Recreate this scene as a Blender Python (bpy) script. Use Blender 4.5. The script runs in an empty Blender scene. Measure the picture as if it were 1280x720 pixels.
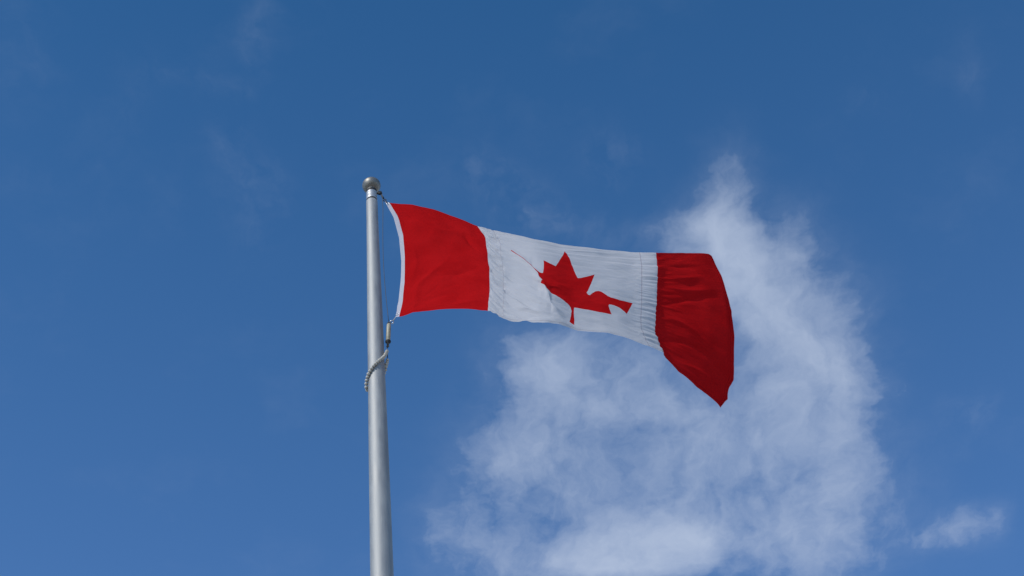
import bpy, bmesh, math, random
import numpy as np
from mathutils import Vector, Matrix, noise
from mathutils.geometry import delaunay_2d_cdt

random.seed(7)
scene = bpy.context.scene
COL = scene.collection
R = math.radians

# ------------------------------------------------------------------ camera
CAM_POS = Vector((0.61792, -5.72196, 1.6))
PITCH, ROLL = R(50.0), R(-6.2792)
cam = bpy.data.objects.new("camera", bpy.data.cameras.new("camera"))
COL.objects.link(cam)
fwd = Vector((0, math.cos(PITCH), math.sin(PITCH)))
up0 = Vector((0, -math.sin(PITCH), math.cos(PITCH)))
rt = Vector((1, 0, 0)) * math.cos(ROLL) + up0 * math.sin(ROLL)
up = up0 * math.cos(ROLL) - Vector((1, 0, 0)) * math.sin(ROLL)
cam.matrix_world = Matrix(((rt.x, up.x, -fwd.x, CAM_POS.x), (rt.y, up.y, -fwd.y, CAM_POS.y),
                           (rt.z, up.z, -fwd.z, CAM_POS.z), (0, 0, 0, 1)))
cam.data.lens, cam.data.sensor_width = 70, 36
cam.data.clip_start, cam.data.clip_end = 0.05, 20000
scene.camera = cam

# ------------------------------------------------------------------ light and exposure
SUN_EL, SUN_AZ = R(44), R(219)          # azimuth clockwise from +Y
SUN_STRENGTH, SKY_STRENGTH = 2.9, 0.15
scene.view_settings.view_transform = 'Standard'
scene.view_settings.look = 'None'
scene.view_settings.exposure = 0.0
scene.view_settings.gamma = 1
scene.view_settings.use_curve_mapping = False
scene.cycles.use_denoising = True
scene.cycles.max_bounces = 8

sun = bpy.data.objects.new("sun", bpy.data.lights.new("sun", 'SUN'))
COL.objects.link(sun)
to_sun = Vector((math.sin(SUN_AZ) * math.cos(SUN_EL), math.cos(SUN_AZ) * math.cos(SUN_EL), math.sin(SUN_EL)))
sun.rotation_euler = to_sun.to_track_quat('Z', 'Y').to_euler()
sun.location = to_sun * 60
sun.data.energy = SUN_STRENGTH
sun.data.angle = R(0.53)
sun.data.color = (1.0, 0.97, 0.92)
SKY_MIX = (0, 1.0, 0.0, 6.0)            # altitude, air, dust, ozone
SKY_SAT = 1.14
SKY_LOW, SKY_HIGH = (1.36, 1.20, 1.165, 1), (.575, .82, .83, 1)   # thin haze low down, clearer overhead
CLOUD_COL = (3.45, 4.0, 5.05, 1)
CLOUD_ERODE, CLOUD_GAIN, CLOUD_SOFT, CLOUD_DENS = .47, .80, .56, .90
POLE_ROUGH, POLE_METAL = .68, .66
CLOTH_TRANS = .32
WRINKLE = 1.25
FOLDS = [(0.01, 0.03, (1.335, 0.281), (1.465, 0.284), (1.59, 0.274), (1.761, 0.221)),
(-0.01, 0.025, (1.354, 0.467), (1.479, 0.371), (1.618, 0.294), (1.767, 0.257)),
(0.012, 0.03, (1.349, 0.556), (1.495, 0.503), (1.623, 0.569), (1.689, 0.625)),
(-0.014, 0.035, (1.369, 0.728), (1.514, 0.642), (1.654, 0.644), (1.772, 0.762)),
(0.012, 0.03, (1.462, 0.831), (1.606, 0.796), (1.735, 0.804), (1.791, 0.826)),
(0.009, 0.02, (1.734, 0.019), (1.795, 0.061), (1.796, 0.17), (1.796, 0.276)),
(-0.007, 0.02, (1.366, 0.106), (1.514, 0.112), (1.684, 0.089)),
(0.008, 0.02, (1.355, 0.185), (1.518, 0.197), (1.699, 0.146)),
(0.009, 0.03, (-0.001, 0.263), (0.056, 0.396), (0.066, 0.521), (0.028, 0.654)),
(-0.007, 0.03, (0.004, 0.883), (0.099, 0.807), (0.244, 0.775), (0.404, 0.751)),
(0.009, 0.03, (0.002, 0.821), (0.076, 0.666), (0.166, 0.554), (0.249, 0.426)),
(-0.008, 0.02, (0.334, 0.162), (0.36, 0.277), (0.435, 0.345)),
(0.006, 0.025, (0.009, 0.02), (0.105, 0.177), (0.252, 0.213), (0.403, 0.139)),
(-0.006, 0.03, (0.061, 0.574), (0.19, 0.619), (0.342, 0.553), (0.443, 0.397)),
(0.006, 0.02, (0.221, 0.893), (0.329, 0.842), (0.44, 0.784)),
(-0.009, 0.018, (0.529, 0.472), (0.571, 0.496), (0.621, 0.515), (0.679, 0.515)),
(0.008, 0.02, (0.49, 0.277), (0.548, 0.291), (0.612, 0.312), (0.667, 0.374)),
(-0.007, 0.018, (0.493, 0.638), (0.546, 0.709), (0.596, 0.781)),
(0.008, 0.02, (0.545, 0.647), (0.62, 0.714), (0.693, 0.77)),
(-0.01, 0.02, (0.564, 0.893), (0.65, 0.863), (0.729, 0.834), (0.781, 0.843)),
(0.006, 0.015, (0.508, 0.011), (0.615, 0.031), (0.775, 0.019), (0.855, 0.063))]
LEAF = [(0.8779, 0.0842), (0.8879, 0.1284), (0.8996, 0.1916), (0.9131, 0.2697), (0.922, 0.3185), (0.9304, 0.3487), (0.9474, 0.3416), (0.9794, 0.3183), (1.0198, 0.2877), (1.0114, 0.329), (0.9984, 0.3857), (0.9847, 0.4446), (0.974, 0.4864), (0.9825, 0.5048), (0.9919, 0.5066), (1.0044, 0.4814), (1.0213, 0.4593), (1.0381, 0.4513), (1.0529, 0.4558), (1.0677, 0.471), (1.0869, 0.4905), (1.103, 0.4984), (1.1515, 0.5038), (1.2215, 0.4948), (1.2134, 0.5276), (1.201, 0.5764), (1.189, 0.6188), (1.1722, 0.6), (1.1522, 0.5813), (1.1304, 0.5741), (1.1089, 0.5735), (1.0929, 0.5763), (1.0886, 0.5904), (1.0929, 0.609), (1.1004, 0.6343), (1.109, 0.663), (1.0446, 0.6735), (0.9817, 0.6608), (0.9183, 0.657), (0.9076, 0.6588), (0.904, 0.7275), (0.9005, 0.7851), (0.8936, 0.8515), (0.882, 0.8423), (0.8721, 0.8274), (0.8843, 0.7618), (0.8928, 0.7018), (0.888, 0.6692), (0.8726, 0.6415), (0.8355, 0.6176), (0.7967, 0.5799), (0.7597, 0.5288), (0.7217, 0.4949), (0.7307, 0.4779), (0.7441, 0.4532), (0.7301, 0.4254), (0.7199, 0.3864), (0.699, 0.344), (0.6697, 0.2967), (0.6296, 0.2507), (0.5843, 0.2035), (0.5888, 0.1957), (0.632, 0.2438), (0.6671, 0.2852), (0.6735, 0.2853), (0.6975, 0.3319), (0.7189, 0.3635), (0.7323, 0.3762), (0.7461, 0.3783), (0.7477, 0.3247), (0.7494, 0.2434), (0.7797, 0.2612), (0.8154, 0.2776), (0.8315, 0.2282), (0.8511, 0.1606)]
CREASE_A = [(0.494, 0.115), (0.584, 0.201), (0.667, 0.291), (0.72, 0.386), (0.764, 0.616), (0.819, 0.824), (0.887, 0.892)]
CREASE_B = [(1.002, 0.492), (1.093, 0.582), (1.197, 0.643), (1.323, 0.779), (1.405, 0.803)]
CREASE_C = [(0.484, 0.036), (0.622, 0.106), (0.776, 0.107), (0.962, 0.053), (1.269, 0.017)]
FLAG_ORIGIN = (0.084, 0.0, 9.145)
CLOTH = """
-47,2,32 -30,2,-26 -13,3,-84 4,3,-141 21,3,-198 34,4,-255 42,6,-313 50,7,-371 58,8,-429 66,10,-486 74,12,-544 76,14,-602 78,15,-661 80,15,-720 82,15,-778 84,14,-836 86,14,-895 83,12,-954 81,10,-1014 78,7,-1074 75,4,-1133 71,0,-1193 66,-5,-1252 61,-9,-1311 56,-13,-1371 51,-18,-1430 46,-22,-1490 39,-27,-1550 32,-33,-1609 25,-38,-1668 18,-44,-1726
0,1,0 18,0,-57 36,0,-114 54,-1,-171 71,-2,-227 83,-2,-285 91,-1,-344 99,1,-403 107,1,-461 115,1,-519 117,1,-580 119,2,-640 121,1,-699 122,0,-758 123,-3,-816 123,-6,-875 121,-8,-935 120,-10,-995 118,-12,-1055 116,-15,-1114 113,-19,-1172 111,-23,-1231 105,-28,-1290 100,-32,-1349 95,-36,-1409 91,-41,-1469 86,-46,-1528 78,-53,-1587 70,-60,-1646 62,-67,-1704 54,-75,-1763
57,4,-23 74,2,-81 92,0,-138 109,-2,-194 126,-4,-251 137,-3,-311 145,-1,-372 152,1,-432 160,0,-491 167,-1,-550 170,-2,-610 172,-3,-670 174,-5,-729 175,-10,-787 176,-15,-844 176,-19,-902 175,-22,-962 174,-22,-1023 172,-24,-1084 170,-27,-1143 168,-32,-1201 165,-37,-1260 161,-41,-1319 157,-44,-1380 153,-47,-1441 149,-51,-1502 144,-57,-1561 136,-65,-1619 127,-74,-1677 119,-83,-1734 112,-92,-1791
113,13,-48 130,9,-105 147,5,-162 165,1,-218 182,0,-277 194,2,-339 201,5,-402 208,7,-464 214,5,-522 221,2,-580 224,-2,-639 226,-5,-697 228,-10,-755 229,-18,-810 230,-26,-865 230,-32,-922 229,-35,-982 229,-34,-1045 228,-34,-1108 227,-37,-1168 224,-42,-1227 222,-47,-1286 220,-50,-1347 217,-53,-1408 214,-57,-1470 210,-62,-1530 205,-68,-1589 197,-76,-1647 188,-86,-1705 180,-95,-1762 172,-105,-1819
169,23,-75 186,18,-132 204,12,-187 222,6,-243 239,4,-302 251,6,-365 258,10,-430 263,11,-492 269,8,-551 275,4,-609 278,-1,-666 280,-8,-723 281,-17,-777 282,-29,-830 282,-40,-883 281,-49,-938 281,-52,-999 281,-51,-1063 281,-50,-1127 280,-52,-1188 279,-56,-1248 278,-61,-1308 275,-66,-1369 273,-71,-1429 269,-77,-1488 264,-85,-1546 259,-93,-1605 252,-101,-1664 244,-108,-1723 237,-117,-1782 229,-127,-1840
226,32,-101 243,25,-157 260,16,-212 278,9,-267 295,5,-325 308,6,-389 315,10,-454 320,11,-517 325,9,-577 330,4,-636 332,-2,-693 333,-12,-748 334,-24,-800 334,-38,-852 334,-50,-904 333,-60,-960 333,-63,-1020 333,-63,-1084 333,-62,-1149 333,-65,-1210 331,-71,-1270 330,-78,-1328 326,-87,-1386 322,-96,-1443 316,-106,-1500 311,-116,-1556 305,-125,-1615 299,-132,-1675 294,-138,-1736 288,-145,-1797 281,-154,-1856
283,33,-122 300,24,-177 317,14,-231 334,5,-285 351,0,-344 364,1,-408 372,6,-475 377,9,-540 382,7,-602 386,2,-660 387,-7,-716 387,-19,-770 387,-32,-822 386,-45,-875 386,-56,-929 386,-63,-987 386,-66,-1049 386,-67,-1113 386,-69,-1176 385,-75,-1235 383,-85,-1292 380,-96,-1347 374,-109,-1402 368,-121,-1457 361,-134,-1512 355,-145,-1569 350,-154,-1628 346,-159,-1690 343,-162,-1754 337,-169,-1815 331,-178,-1874
340,30,-140 356,19,-194 372,7,-247 389,-5,-301 405,-10,-359 418,-9,-424 426,-2,-493 433,1,-560 437,0,-622 440,-7,-680 440,-18,-735 439,-31,-788 439,-43,-842 439,-54,-897 439,-61,-955 440,-65,-1017 439,-67,-1080 439,-70,-1142 438,-77,-1202 436,-88,-1257 432,-103,-1311 427,-117,-1364 421,-132,-1418 413,-146,-1472 406,-160,-1527 400,-170,-1584 396,-177,-1645 395,-180,-1710 393,-182,-1775 388,-189,-1837 382,-199,-1896
394,30,-162 410,17,-214 426,1,-265 442,-13,-317 457,-20,-375 469,-20,-440 476,-14,-509 483,-11,-576 488,-13,-638 491,-20,-697 491,-30,-753 490,-42,-808 489,-53,-863 490,-62,-921 491,-67,-982 492,-69,-1045 492,-72,-1108 491,-80,-1167 488,-93,-1222 484,-110,-1273 479,-127,-1325 474,-142,-1378 467,-158,-1431 459,-173,-1485 452,-186,-1541 446,-195,-1600 444,-199,-1664 444,-200,-1731 443,-202,-1797 440,-208,-1859 434,-219,-1918
448,31,-184 464,16,-236 480,-1,-286 496,-17,-337 510,-28,-394 519,-30,-457 525,-28,-524 530,-26,-590 534,-29,-653 538,-34,-714 539,-42,-773 539,-51,-830 539,-61,-887 540,-69,-946 541,-74,-1007 543,-77,-1071 542,-83,-1132 540,-96,-1187 536,-115,-1237 531,-136,-1286 526,-154,-1337 521,-168,-1391 516,-184,-1445 509,-199,-1499 502,-212,-1556 496,-220,-1617 493,-223,-1681 493,-222,-1750 493,-223,-1818 491,-228,-1881 486,-239,-1941
503,29,-205 519,16,-259 535,0,-311 551,-16,-363 565,-28,-418 573,-35,-478 575,-38,-542 578,-40,-605 581,-44,-668 585,-47,-731 587,-52,-793 588,-59,-853 588,-68,-912 590,-75,-972 591,-81,-1033 592,-86,-1096 591,-96,-1153 589,-114,-1205 585,-137,-1252 580,-158,-1301 577,-174,-1355 574,-187,-1411 570,-203,-1465 564,-219,-1519 557,-232,-1576 550,-241,-1636 546,-244,-1702 544,-243,-1771 544,-242,-1840 541,-247,-1904 537,-258,-1964
558,29,-228 573,19,-286 588,7,-341 605,-8,-395 619,-21,-450 627,-33,-507 629,-42,-566 630,-50,-625 632,-56,-687 634,-59,-750 636,-61,-815 637,-66,-877 638,-72,-939 639,-80,-999 640,-86,-1060 641,-94,-1121 640,-108,-1176 638,-129,-1226 636,-152,-1273 633,-170,-1326 631,-182,-1383 629,-194,-1440 626,-210,-1495 622,-226,-1549 615,-241,-1605 607,-251,-1664 601,-256,-1729 597,-257,-1797 595,-258,-1865 591,-265,-1928 587,-277,-1987
612,34,-256 625,26,-315 639,16,-374 655,5,-431 670,-9,-487 679,-24,-542 683,-38,-596 685,-52,-651 686,-62,-710 686,-67,-773 686,-68,-839 686,-69,-905 686,-73,-969 687,-81,-1029 688,-90,-1089 689,-101,-1147 689,-116,-1202 688,-137,-1252 687,-157,-1303 685,-171,-1359 683,-181,-1418 682,-193,-1476 680,-210,-1531 677,-227,-1585 671,-242,-1641 663,-253,-1700 656,-261,-1762 650,-267,-1826 645,-274,-1890 640,-286,-1949 635,-300,-2007
665,40,-286 677,33,-347 689,26,-408 703,17,-468 718,4,-525 728,-12,-579 734,-29,-632 737,-46,-685 738,-58,-742 737,-65,-804 735,-65,-871 733,-65,-939 732,-69,-1003 733,-78,-1063 735,-90,-1121 736,-103,-1178 737,-119,-1233 737,-138,-1285 736,-155,-1339 735,-168,-1396 733,-179,-1455 732,-193,-1512 730,-210,-1566 727,-226,-1621 722,-241,-1678 716,-254,-1736 709,-267,-1795 702,-279,-1854 695,-294,-1911 688,-310,-1967 683,-326,-2024
718,48,-318 728,41,-380 738,36,-443 750,29,-505 764,17,-563 774,2,-618 780,-15,-672 783,-31,-727 783,-42,-785 782,-49,-847 779,-52,-913 776,-54,-980 776,-59,-1043 777,-71,-1102 779,-84,-1158 781,-98,-1215 782,-114,-1270 783,-133,-1323 783,-150,-1376 782,-165,-1433 781,-178,-1490 780,-194,-1546 778,-212,-1601 776,-228,-1656 771,-243,-1713 766,-259,-1769 760,-276,-1824 753,-295,-1879 746,-315,-1932 739,-333,-1987 733,-348,-2045
768,60,-354 778,53,-416 786,48,-480 797,41,-542 810,30,-601 819,15,-658 823,0,-714 824,-12,-771 822,-22,-832 820,-28,-895 818,-34,-959 817,-40,-1022 818,-50,-1083 820,-63,-1140 822,-76,-1197 824,-91,-1254 826,-108,-1308 828,-128,-1360 830,-148,-1412 830,-165,-1467 829,-181,-1523 828,-197,-1578 826,-214,-1633 824,-230,-1690 820,-247,-1746 817,-266,-1799 812,-288,-1851 807,-311,-1903 801,-332,-1956 794,-349,-2012 789,-361,-2072
815,75,-393 825,66,-454 834,61,-518 845,53,-580 858,41,-639 866,27,-696 867,14,-755 866,3,-814 863,-4,-877 860,-10,-941 858,-18,-1004 859,-29,-1063 861,-42,-1121 863,-56,-1178 865,-70,-1236 868,-85,-1292 871,-105,-1344 874,-127,-1395 876,-148,-1446 877,-166,-1500 876,-182,-1556 875,-199,-1612 874,-215,-1668 872,-231,-1724 869,-249,-1779 868,-271,-1832 866,-295,-1882 863,-319,-1933 859,-339,-1987 853,-354,-2045 847,-367,-2106
864,84,-430 875,74,-491 885,67,-553 896,58,-614 908,45,-672 915,34,-733 915,25,-794 913,16,-856 909,10,-919 905,5,-984 903,-4,-1046 904,-18,-1103 906,-33,-1160 908,-47,-1217 910,-60,-1275 912,-77,-1330 915,-99,-1381 919,-122,-1431 920,-144,-1483 920,-162,-1537 919,-177,-1595 917,-192,-1652 916,-208,-1708 914,-224,-1765 912,-242,-1821 911,-263,-1874 911,-286,-1926 910,-308,-1978 908,-329,-2032 902,-344,-2091 896,-356,-2151
917,84,-462 927,75,-522 938,66,-583 950,55,-643 962,43,-702 968,35,-765 966,30,-830 963,24,-894 960,18,-957 956,13,-1022 954,4,-1084 954,-11,-1141 956,-26,-1197 957,-40,-1255 958,-55,-1312 960,-73,-1366 963,-97,-1416 965,-121,-1466 966,-142,-1518 965,-159,-1573 962,-173,-1632 960,-186,-1691 958,-202,-1748 956,-219,-1805 953,-236,-1861 952,-255,-1916 951,-275,-1970 951,-296,-2024 949,-316,-2078 945,-333,-2135 939,-349,-2193
970,83,-492 980,73,-552 991,64,-613 1003,52,-672 1014,41,-732 1020,35,-796 1019,33,-864 1015,28,-929 1012,22,-992 1008,15,-1056 1006,7,-1119 1005,-7,-1177 1006,-22,-1233 1007,-37,-1291 1008,-53,-1347 1010,-74,-1399 1012,-99,-1449 1014,-123,-1499 1013,-142,-1552 1011,-158,-1609 1008,-171,-1668 1005,-183,-1729 1002,-198,-1787 999,-214,-1844 995,-231,-1901 993,-249,-1956 992,-269,-2011 991,-290,-2065 990,-311,-2119 987,-331,-2173 983,-351,-2228
1024,81,-522 1033,72,-583 1043,63,-644 1054,52,-704 1066,40,-763 1072,35,-829 1071,34,-897 1068,31,-964 1064,25,-1028 1059,18,-1092 1056,10,-1154 1054,-4,-1213 1055,-20,-1269 1056,-36,-1325 1057,-55,-1380 1059,-77,-1431 1060,-103,-1480 1061,-126,-1531 1060,-143,-1587 1058,-157,-1646 1055,-169,-1707 1051,-179,-1768 1047,-192,-1828 1043,-207,-1887 1039,-223,-1944 1036,-242,-2000 1034,-263,-2053 1034,-287,-2104 1034,-312,-2155 1031,-337,-2206 1028,-359,-2258
1077,79,-552 1086,71,-614 1095,62,-675 1106,50,-735 1117,39,-795 1124,33,-860 1124,32,-929 1121,31,-997 1117,28,-1064 1112,22,-1129 1107,12,-1191 1104,-3,-1248 1104,-20,-1304 1104,-38,-1359 1104,-58,-1413 1105,-81,-1464 1106,-107,-1513 1107,-130,-1565 1107,-146,-1621 1106,-159,-1681 1104,-171,-1742 1101,-181,-1805 1097,-192,-1866 1092,-205,-1926 1087,-219,-1986 1083,-237,-2042 1080,-260,-2094 1080,-290,-2141 1081,-321,-2186 1080,-351,-2233 1077,-376,-2283
1130,77,-582 1139,68,-643 1148,59,-704 1158,47,-765 1168,36,-826 1175,30,-890 1176,29,-959 1175,29,-1030 1172,29,-1100 1167,24,-1166 1161,14,-1228 1156,-2,-1285 1153,-21,-1339 1151,-40,-1394 1149,-60,-1448 1147,-82,-1500 1147,-107,-1550 1149,-131,-1601 1151,-150,-1657 1152,-165,-1715 1152,-177,-1775 1151,-188,-1838 1148,-199,-1900 1144,-211,-1960 1139,-223,-2021 1134,-238,-2081 1129,-260,-2134 1128,-293,-2178 1130,-330,-2218 1131,-366,-2260 1130,-394,-2309
1184,73,-609 1191,64,-671 1199,55,-733 1209,44,-794 1219,34,-857 1225,27,-921 1228,25,-990 1228,25,-1061 1228,25,-1131 1224,21,-1199 1218,12,-1262 1211,-3,-1321 1206,-22,-1376 1201,-40,-1432 1195,-58,-1488 1190,-79,-1541 1187,-103,-1592 1187,-129,-1642 1190,-151,-1695 1193,-170,-1751 1196,-185,-1809 1197,-196,-1871 1196,-208,-1932 1193,-222,-1992 1189,-235,-2052 1185,-246,-2114 1179,-265,-2170 1176,-297,-2215 1179,-338,-2252 1182,-378,-2291 1183,-409,-2336
1238,69,-633 1244,61,-696 1251,53,-760 1259,44,-823 1267,34,-887 1273,26,-951 1275,21,-1019 1276,18,-1088 1277,16,-1157 1276,11,-1225 1272,4,-1290 1265,-8,-1352 1259,-23,-1411 1252,-39,-1469 1245,-55,-1528 1236,-73,-1585 1228,-96,-1638 1225,-122,-1687 1226,-147,-1738 1230,-170,-1791 1234,-189,-1846 1236,-203,-1906 1236,-216,-1966 1235,-232,-2025 1233,-247,-2083 1230,-259,-2144 1226,-275,-2202 1223,-303,-2250 1226,-343,-2288 1232,-386,-2324 1237,-420,-2366
1294,71,-653 1298,64,-717 1302,57,-783 1308,49,-848 1314,39,-912 1318,29,-976 1318,21,-1041 1319,15,-1108 1319,8,-1175 1319,1,-1242 1317,-6,-1308 1313,-15,-1373 1308,-27,-1436 1304,-40,-1497 1297,-53,-1559 1286,-68,-1620 1276,-86,-1677 1269,-110,-1729 1267,-135,-1780 1267,-160,-1832 1270,-182,-1885 1272,-202,-1940 1272,-217,-1999 1269,-234,-2056 1268,-252,-2113 1268,-267,-2171 1267,-283,-2229 1267,-308,-2279 1272,-345,-2319 1281,-388,-2355 1289,-426,-2395
1349,84,-663 1352,78,-729 1354,72,-795 1357,64,-861 1362,54,-924 1363,43,-987 1362,32,-1051 1360,23,-1116 1358,14,-1181 1358,5,-1246 1357,-3,-1312 1356,-13,-1377 1355,-25,-1440 1354,-39,-1501 1350,-52,-1563 1341,-63,-1627 1331,-75,-1690 1323,-94,-1747 1318,-116,-1801 1315,-138,-1855 1314,-162,-1907 1315,-185,-1960 1312,-204,-2016 1306,-221,-2073 1303,-239,-2130 1305,-258,-2186 1307,-276,-2242 1311,-300,-2294 1320,-333,-2337 1331,-376,-2373 1340,-417,-2412
1402,108,-665 1404,103,-731 1404,97,-797 1406,89,-862 1409,79,-925 1409,67,-987 1406,55,-1049 1403,44,-1113 1400,34,-1176 1398,24,-1239 1398,13,-1303 1398,2,-1366 1399,-13,-1426 1400,-29,-1485 1399,-44,-1545 1394,-54,-1609 1386,-63,-1674 1380,-78,-1734 1376,-98,-1790 1372,-117,-1845 1367,-138,-1900 1363,-161,-1953 1357,-181,-2008 1348,-196,-2067 1341,-211,-2127 1342,-229,-2183 1347,-249,-2238 1354,-273,-2291 1365,-304,-2336 1379,-347,-2373 1389,-388,-2410
1455,137,-662 1455,132,-728 1453,126,-794 1454,119,-858 1457,108,-921 1457,95,-982 1454,83,-1043 1451,71,-1104 1448,60,-1166 1446,48,-1228 1445,35,-1289 1444,22,-1349 1445,6,-1408 1445,-11,-1465 1445,-28,-1523 1442,-41,-1585 1437,-51,-1648 1433,-64,-1709 1431,-84,-1764 1428,-103,-1820 1422,-122,-1876 1417,-143,-1930 1410,-162,-1986 1399,-175,-2047 1389,-186,-2110 1387,-200,-2170 1392,-219,-2226 1400,-242,-2279 1411,-273,-2326 1425,-314,-2364 1439,-357,-2401
1507,167,-657 1505,162,-723 1503,158,-790 1504,150,-854 1507,139,-916 1508,126,-976 1506,113,-1036 1503,100,-1095 1501,87,-1156 1499,74,-1215 1497,60,-1275 1495,46,-1334 1493,31,-1393 1492,14,-1450 1490,-4,-1507 1488,-18,-1567 1483,-30,-1628 1481,-44,-1688 1479,-64,-1743 1476,-83,-1798 1471,-101,-1855 1466,-120,-1910 1460,-138,-1967 1450,-151,-2028 1441,-160,-2092 1438,-171,-2155 1442,-189,-2213 1448,-211,-2266 1458,-240,-2314 1472,-279,-2355 1485,-318,-2395
1558,198,-652 1556,193,-718 1554,189,-785 1556,181,-849 1561,169,-909 1563,156,-969 1561,141,-1027 1559,127,-1085 1557,113,-1144 1554,99,-1203 1552,85,-1262 1548,71,-1321 1544,57,-1380 1541,42,-1439 1539,26,-1496 1536,10,-1555 1532,-4,-1614 1528,-19,-1672 1525,-37,-1728 1522,-56,-1784 1517,-74,-1840 1512,-91,-1897 1507,-108,-1954 1499,-122,-2014 1493,-132,-2078 1492,-143,-2140 1494,-159,-2199 1500,-181,-2253 1508,-209,-2302 1520,-245,-2345 1531,-279,-2389
1611,226,-646 1609,222,-712 1608,218,-779 1612,208,-840 1617,195,-900 1620,181,-958 1618,166,-1016 1616,150,-1073 1614,136,-1130 1611,121,-1189 1607,108,-1248 1603,95,-1308 1599,82,-1368 1595,68,-1426 1592,53,-1484 1588,37,-1542 1584,23,-1601 1579,8,-1659 1574,-9,-1716 1570,-26,-1773 1565,-43,-1829 1560,-60,-1887 1554,-75,-1945 1549,-89,-2004 1546,-102,-2066 1546,-114,-2128 1548,-130,-2187 1552,-150,-2242 1559,-177,-2291 1568,-209,-2337 1577,-240,-2384
1663,255,-640 1662,250,-706 1663,244,-770 1669,232,-830 1675,217,-888 1677,202,-945 1675,187,-1002 1673,171,-1059 1670,156,-1116 1666,142,-1175 1662,130,-1234 1658,117,-1294 1654,104,-1353 1651,90,-1412 1647,75,-1469 1643,60,-1527 1638,45,-1586 1632,31,-1644 1626,17,-1703 1621,1,-1760 1616,-16,-1817 1611,-31,-1875 1605,-46,-1934 1601,-60,-1993 1599,-74,-2053 1601,-88,-2113 1603,-104,-2171 1606,-124,-2227 1611,-149,-2279 1618,-177,-2327 1624,-205,-2376
1717,284,-635 1717,277,-698 1720,268,-760 1726,253,-818 1732,237,-874 1734,222,-931 1731,207,-989 1728,192,-1045 1724,177,-1103 1720,164,-1161 1716,151,-1220 1712,138,-1279 1709,125,-1338 1705,111,-1396 1702,96,-1454 1697,81,-1512 1691,68,-1571 1685,55,-1630 1679,41,-1689 1674,26,-1747 1669,10,-1804 1664,-5,-1862 1658,-19,-1921 1654,-33,-1980 1653,-48,-2039 1656,-64,-2098 1658,-82,-2154 1661,-102,-2210 1665,-124,-2263 1669,-148,-2315 1673,-172,-2368
1772,311,-628 1773,302,-690 1777,290,-749 1783,273,-805 1789,255,-860 1790,239,-916 1787,225,-974 1783,211,-1031 1779,198,-1089 1775,184,-1147 1771,171,-1206 1767,158,-1264 1763,145,-1323 1759,131,-1382 1755,117,-1439 1750,103,-1498 1744,90,-1557 1737,77,-1616 1731,64,-1675 1726,49,-1732 1723,32,-1788 1718,17,-1845 1713,3,-1904 1708,-11,-1963 1708,-27,-2021 1711,-44,-2078 1714,-64,-2134 1717,-84,-2188 1720,-104,-2243 1723,-124,-2299 1725,-143,-2355
1829,334,-619 1831,323,-679 1835,309,-736 1841,291,-791 1846,273,-845 1846,257,-902 1843,243,-959 1838,230,-1018 1834,217,-1076 1830,203,-1133 1826,189,-1191 1822,176,-1249 1817,165,-1309 1811,153,-1368 1806,139,-1426 1801,126,-1484 1795,112,-1543 1789,100,-1602 1783,86,-1660 1778,71,-1717 1775,53,-1772 1772,36,-1828 1767,21,-1885 1763,6,-1943 1763,-11,-1999 1767,-30,-2055 1770,-49,-2110 1773,-70,-2165 1776,-88,-2221 1778,-105,-2279 1780,-122,-2337
1887,354,-607 1889,341,-666 1893,326,-722 1898,308,-777 1902,291,-832 1902,276,-889 1898,263,-947 1893,250,-1005 1888,238,-1064 1884,224,-1121 1881,209,-1178 1876,197,-1236 1869,187,-1296 1863,176,-1357 1857,163,-1415 1852,150,-1473 1846,136,-1531 1840,124,-1589 1833,110,-1647 1828,95,-1704 1825,77,-1758 1823,58,-1812 1820,40,-1867 1817,24,-1922 1817,6,-1978 1821,-13,-2033 1824,-33,-2088 1827,-52,-2144 1830,-69,-2201 1832,-84,-2260 1835,-102,-2318
1946,371,-594 1947,358,-653 1950,344,-710 1954,327,-765 1957,312,-822 1956,298,-880 1952,285,-938 1947,273,-996 1942,261,-1054 1937,247,-1111 1933,234,-1169 1928,222,-1227 1921,212,-1288 1913,203,-1348 1908,190,-1406 1902,177,-1464 1896,163,-1521 1889,151,-1579 1882,138,-1637 1876,124,-1695 1872,107,-1749 1871,87,-1801 1870,67,-1854 1867,49,-1909 1868,31,-1964 1872,12,-2018 1875,-7,-2074 1878,-24,-2130 1882,-41,-2188 1885,-57,-2247 1888,-73,-2305
2004,388,-582 2005,377,-642 2007,363,-700 2009,348,-756 2011,334,-813 2009,321,-872 2005,308,-929 2001,295,-987 1995,284,-1045 1990,272,-1104 1985,260,-1161 1979,249,-1220 1972,239,-1280 1965,229,-1340 1959,217,-1398 1954,203,-1454 1948,190,-1511 1940,177,-1569 1932,166,-1627 1925,153,-1685 1919,138,-1741 1917,119,-1794 1916,100,-1846 1915,81,-1900 1917,61,-1954 1922,43,-2008 1925,25,-2064 1928,8,-2121 1932,-8,-2179 1936,-25,-2237 1939,-42,-2294
2061,408,-575 2060,397,-635 2062,384,-692 2064,370,-749 2066,356,-806 2064,343,-864 2060,330,-921 2055,317,-978 2049,306,-1037 2042,297,-1096 2036,286,-1155 2030,275,-1213 2023,265,-1272 2017,254,-1331 2012,241,-1388 2007,228,-1444 2001,214,-1500 1993,202,-1558 1985,191,-1616 1975,181,-1675 1968,169,-1733 1963,153,-1788 1961,134,-1841 1961,115,-1893 1964,95,-1946 1970,76,-2000 1974,59,-2056 1977,43,-2113 1981,26,-2171 1985,10,-2228 1990,-8,-2285
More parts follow.
